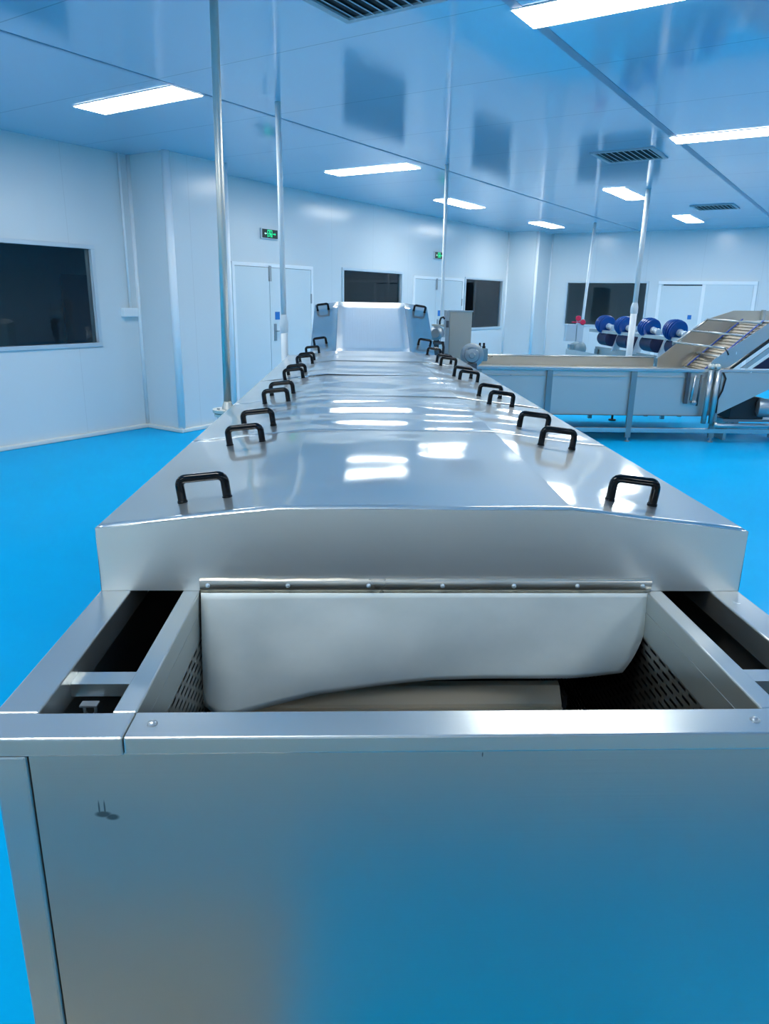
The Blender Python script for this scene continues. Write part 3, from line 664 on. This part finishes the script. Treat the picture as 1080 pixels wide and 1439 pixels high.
b0, b1 = Vector((4.40, 0, .80)), Vector((5.05, 0, 1.40)); dr_ = (b1-b0)
MB().prism([(b0.x, 8.51, b0.z), (b1.x, 8.51, b1.z), (b1.x+.02, 8.51, b1.z-.02), (b0.x+.02, 8.51, b0.z-.02)], (0, 1.085, 0)).build('belt_bed', 'flight_steel', t)
nrm = Vector((-dr_.z, 0, dr_.x)).normalized()
for k in range(17):
    p = b0+dr_*(k+.5)/17; q = p+nrm*.012
    MB().prism([(p.x, 8.60, p.z), (p.x+dr_.x*.012, 8.60, p.z+dr_.z*.012), (q.x+dr_.x*.012, 8.60, q.z+dr_.z*.012), (q.x, 8.60, q.z)], (0, .9, 0)).build('belt_slat', 'flight_steel', t)
for y in (8.95, 9.45):
    p, q = b0+nrm*.014, b1+nrm*.014
    MB().prism([(p.x, y, p.z), (q.x, y, q.z), (q.x, y+.03, q.z), (p.x, y+.03, p.z)], nrm*.008).build('blue_guide', 'blue_strip', t)
for (xa, za), (xb, zb) in (((4.635, 1.40), (4.745, 1.39)), ((4.437, 1.25), (4.555, 1.245)), ((4.216, 1.10), (4.365, 1.095)), ((4.55, .97), (4.40, .98))):
    MB().tube([(xa, 9.6, za), (xb, 8.5, zb)], .014, 10).build('cross_bar', 'steel_y', t)
MB().tube([(4.21, 9.6, 1.07), (4.64, 9.6, 1.40)], .014, 8).build('side_bar', 'steel_x', t)
MB().tube([(4.365, 8.5, 1.095), (4.40, 8.5, 1.06), (4.42, 8.5, 1.02)], .01, 8).build('bar_bracket', 'dark_steel', t)
MB().box(5.05, 5.9, 8.52, 9.59, 1.36, 1.39).build('head_plate', 'steel_x', t)
MB().box(5.34, 5.38, 9.55, 9.60, 1.40, 1.53).build('head_edge', 'steel_z', t)
# blower under the hopper
t = thing('blower_motor', 'dark blower with round pale motor end under the sloping tank at the right edge', 'motor', (4.72, 8.6, 0))
MB().prism([(4.50, 8.42, .27), (4.50, 8.42, .42), (4.74, 8.42, .55), (4.92, 8.42, .52), (4.92, 8.42, .27)], (0, .3, 0)).build('blower_casing', 'motor_dark', t, bevel=.01)
MB().lathe((4.80, 8.40, .42), (1, -.35, 0), [(0, .06), (.02, .105), (.04, .11), (.22, .11), (.26, .09), (.27, .05)], 28).build('motor_body', 'cast', t, smooth=True)
MB().box(4.45, 5.3, 8.45, 8.8, .235, .265).build('base_plate', 'cast', t)
for x in (4.5, 5.2): MB().box(x, x+.04, 8.5, 8.75, 0, .235).build('leg', 'steel_z', t)
t = thing('support_block', 'grey block standing on the floor behind the lower rail at the right edge', 'block', (4.9, 9.2, 0))
MB().box(4.78, 4.90, 9.1, 9.2, 0, .17).build('block_body', 'cast', t); MB().box(4.93, 5.0, 9.1, 9.2, 0, .19).build('post', 'cast', t)

# ------------------------------------------------------------------ roller machine with blue brushes behind the tank
t = thing('brush_roller_machine', 'steel machine with four blue brush wheels behind the washing tank', 'industrial machine', (4.5, 11.6, 0))
spots = [(4.42, 12.85), (4.515, 12.15), (4.625, 11.40), (4.70, 10.62)]
ax = Vector((.28, -.92, -.22)).normalized()
for x, y in spots:
    c = Vector((x, y, 1.20)); pr_ = []
    for k in range(5):
        d = -.17+k*.045; r = .115+.052*math.sin((k+1)/5*math.pi*.62)
        pr_ += [(d, r-.028), (d+.008, r-.004), (d+.018, r), (d+.028, r-.004), (d+.036, r-.028)]
    wheel = MB().lathe(c, ax, pr_, 28).build('brush_wheel', 'blue_brush', t, smooth=True)
    MB().lathe(c+ax*.05, ax, [(0, .05), (.05, .05), (.055, .035), (.11, .035), (.115, .055), (.14, .055), (.145, .02)], 16).build('hub', 'alu', wheel, smooth=True)
    MB().lathe((x+.02, y-.30, .98), (0, 1, 0), [(0, .10), (.01, .125), (.44, .125), (.45, .10)], 20).build('drum', 'navy', t, smooth=True)
    MB().prism([(x+.12, y-.36, 1.13), (x+.23, y-.36, 1.15), (x+.13, y-.36, .78), (x+.01, y-.36, .78)], (0, .05, 0)).build('post', 'alu', t)
    MB().prism([(x+.11, y-.2, 1.16), (x+.27, y-.3, 1.13), (x+.27, y-.3, 1.10), (x+.11, y-.2, 1.12)], (.02, .1, 0)).build('bearing_block', 'alu', t)
def along(m, dx, z0, z1, w_, ya=13.3, yb=10.2):
    xa = 4.42+(12.85-ya)*.125+dx; xb = 4.42+(12.85-yb)*.125+dx
    return m.prism([(xa, ya, z0), (xb, yb, z0), (xb, yb, z1), (xa, ya, z1)], (w_, 0, 0))
along(MB(), -.10, 1.07, 1.12, .05).build('upper_beam', 'steel_y', t)
along(MB(), .04, .76, .81, .05).build('lower_beam', 'steel_y', t)
along(MB(), .06, .45, .76, .004).build('side_panel', 'steel_y', t)
along(MB(), -.5, .45, .76, .004).build('side_panel', 'steel_y', t)
for y in (13.2, 10.3):
    for dx in (0, -.5):
        x = 4.42+(12.85-y)*.125+dx; MB().box(x, x+.05, y, y+.05, 0, .77).build('leg', 'steel_z', t)
t = thing('control_pedestal', 'small pale steel control stand with red knobs in front of the far dark window', 'control stand', (4.16, 13.9, 0))
MB().box(4.03, 4.22, 13.95, 14.1, .86, 1.17).build('box_body', 'alu', t, bevel=.006)
MB().box(4.24, 4.36, 13.95, 14.05, 0, 1.24).build('post', 'alu', t)
for x, z in ((4.235, 1.285), (4.33, 1.215)):
    k = MB().lathe((x, 13.95, z), (0, -1, 0), [(-.03, .02), (0, .02), (0, .05), (.025, .052), (.035, .04)], 14).build('knob', 'red', t, smooth=True); k['label'] = 'red round knob'
MB().box(4.12, 4.36, 13.93, 13.95, 1.205, 1.225).build('knob_bar', 'red', t)
MB().lathe((4.19, 13.7, .74), (.3, -1, 0), [(-.14, .10), (-.02, .125), (.12, .125), (.16, .09), (.17, .03)], 24).build('motor_body', 'motor', t, smooth=True)
MB().box(4.02, 4.10, 13.6, 13.75, .62, .82).build('motor_cover', 'motor', t)
MB().box(4.08, 4.30, 13.75, 13.95, 0, .62).build('stand', 'cast', t)

for o in bpy.data.objects:
    if '_o' in o: del o['_o']
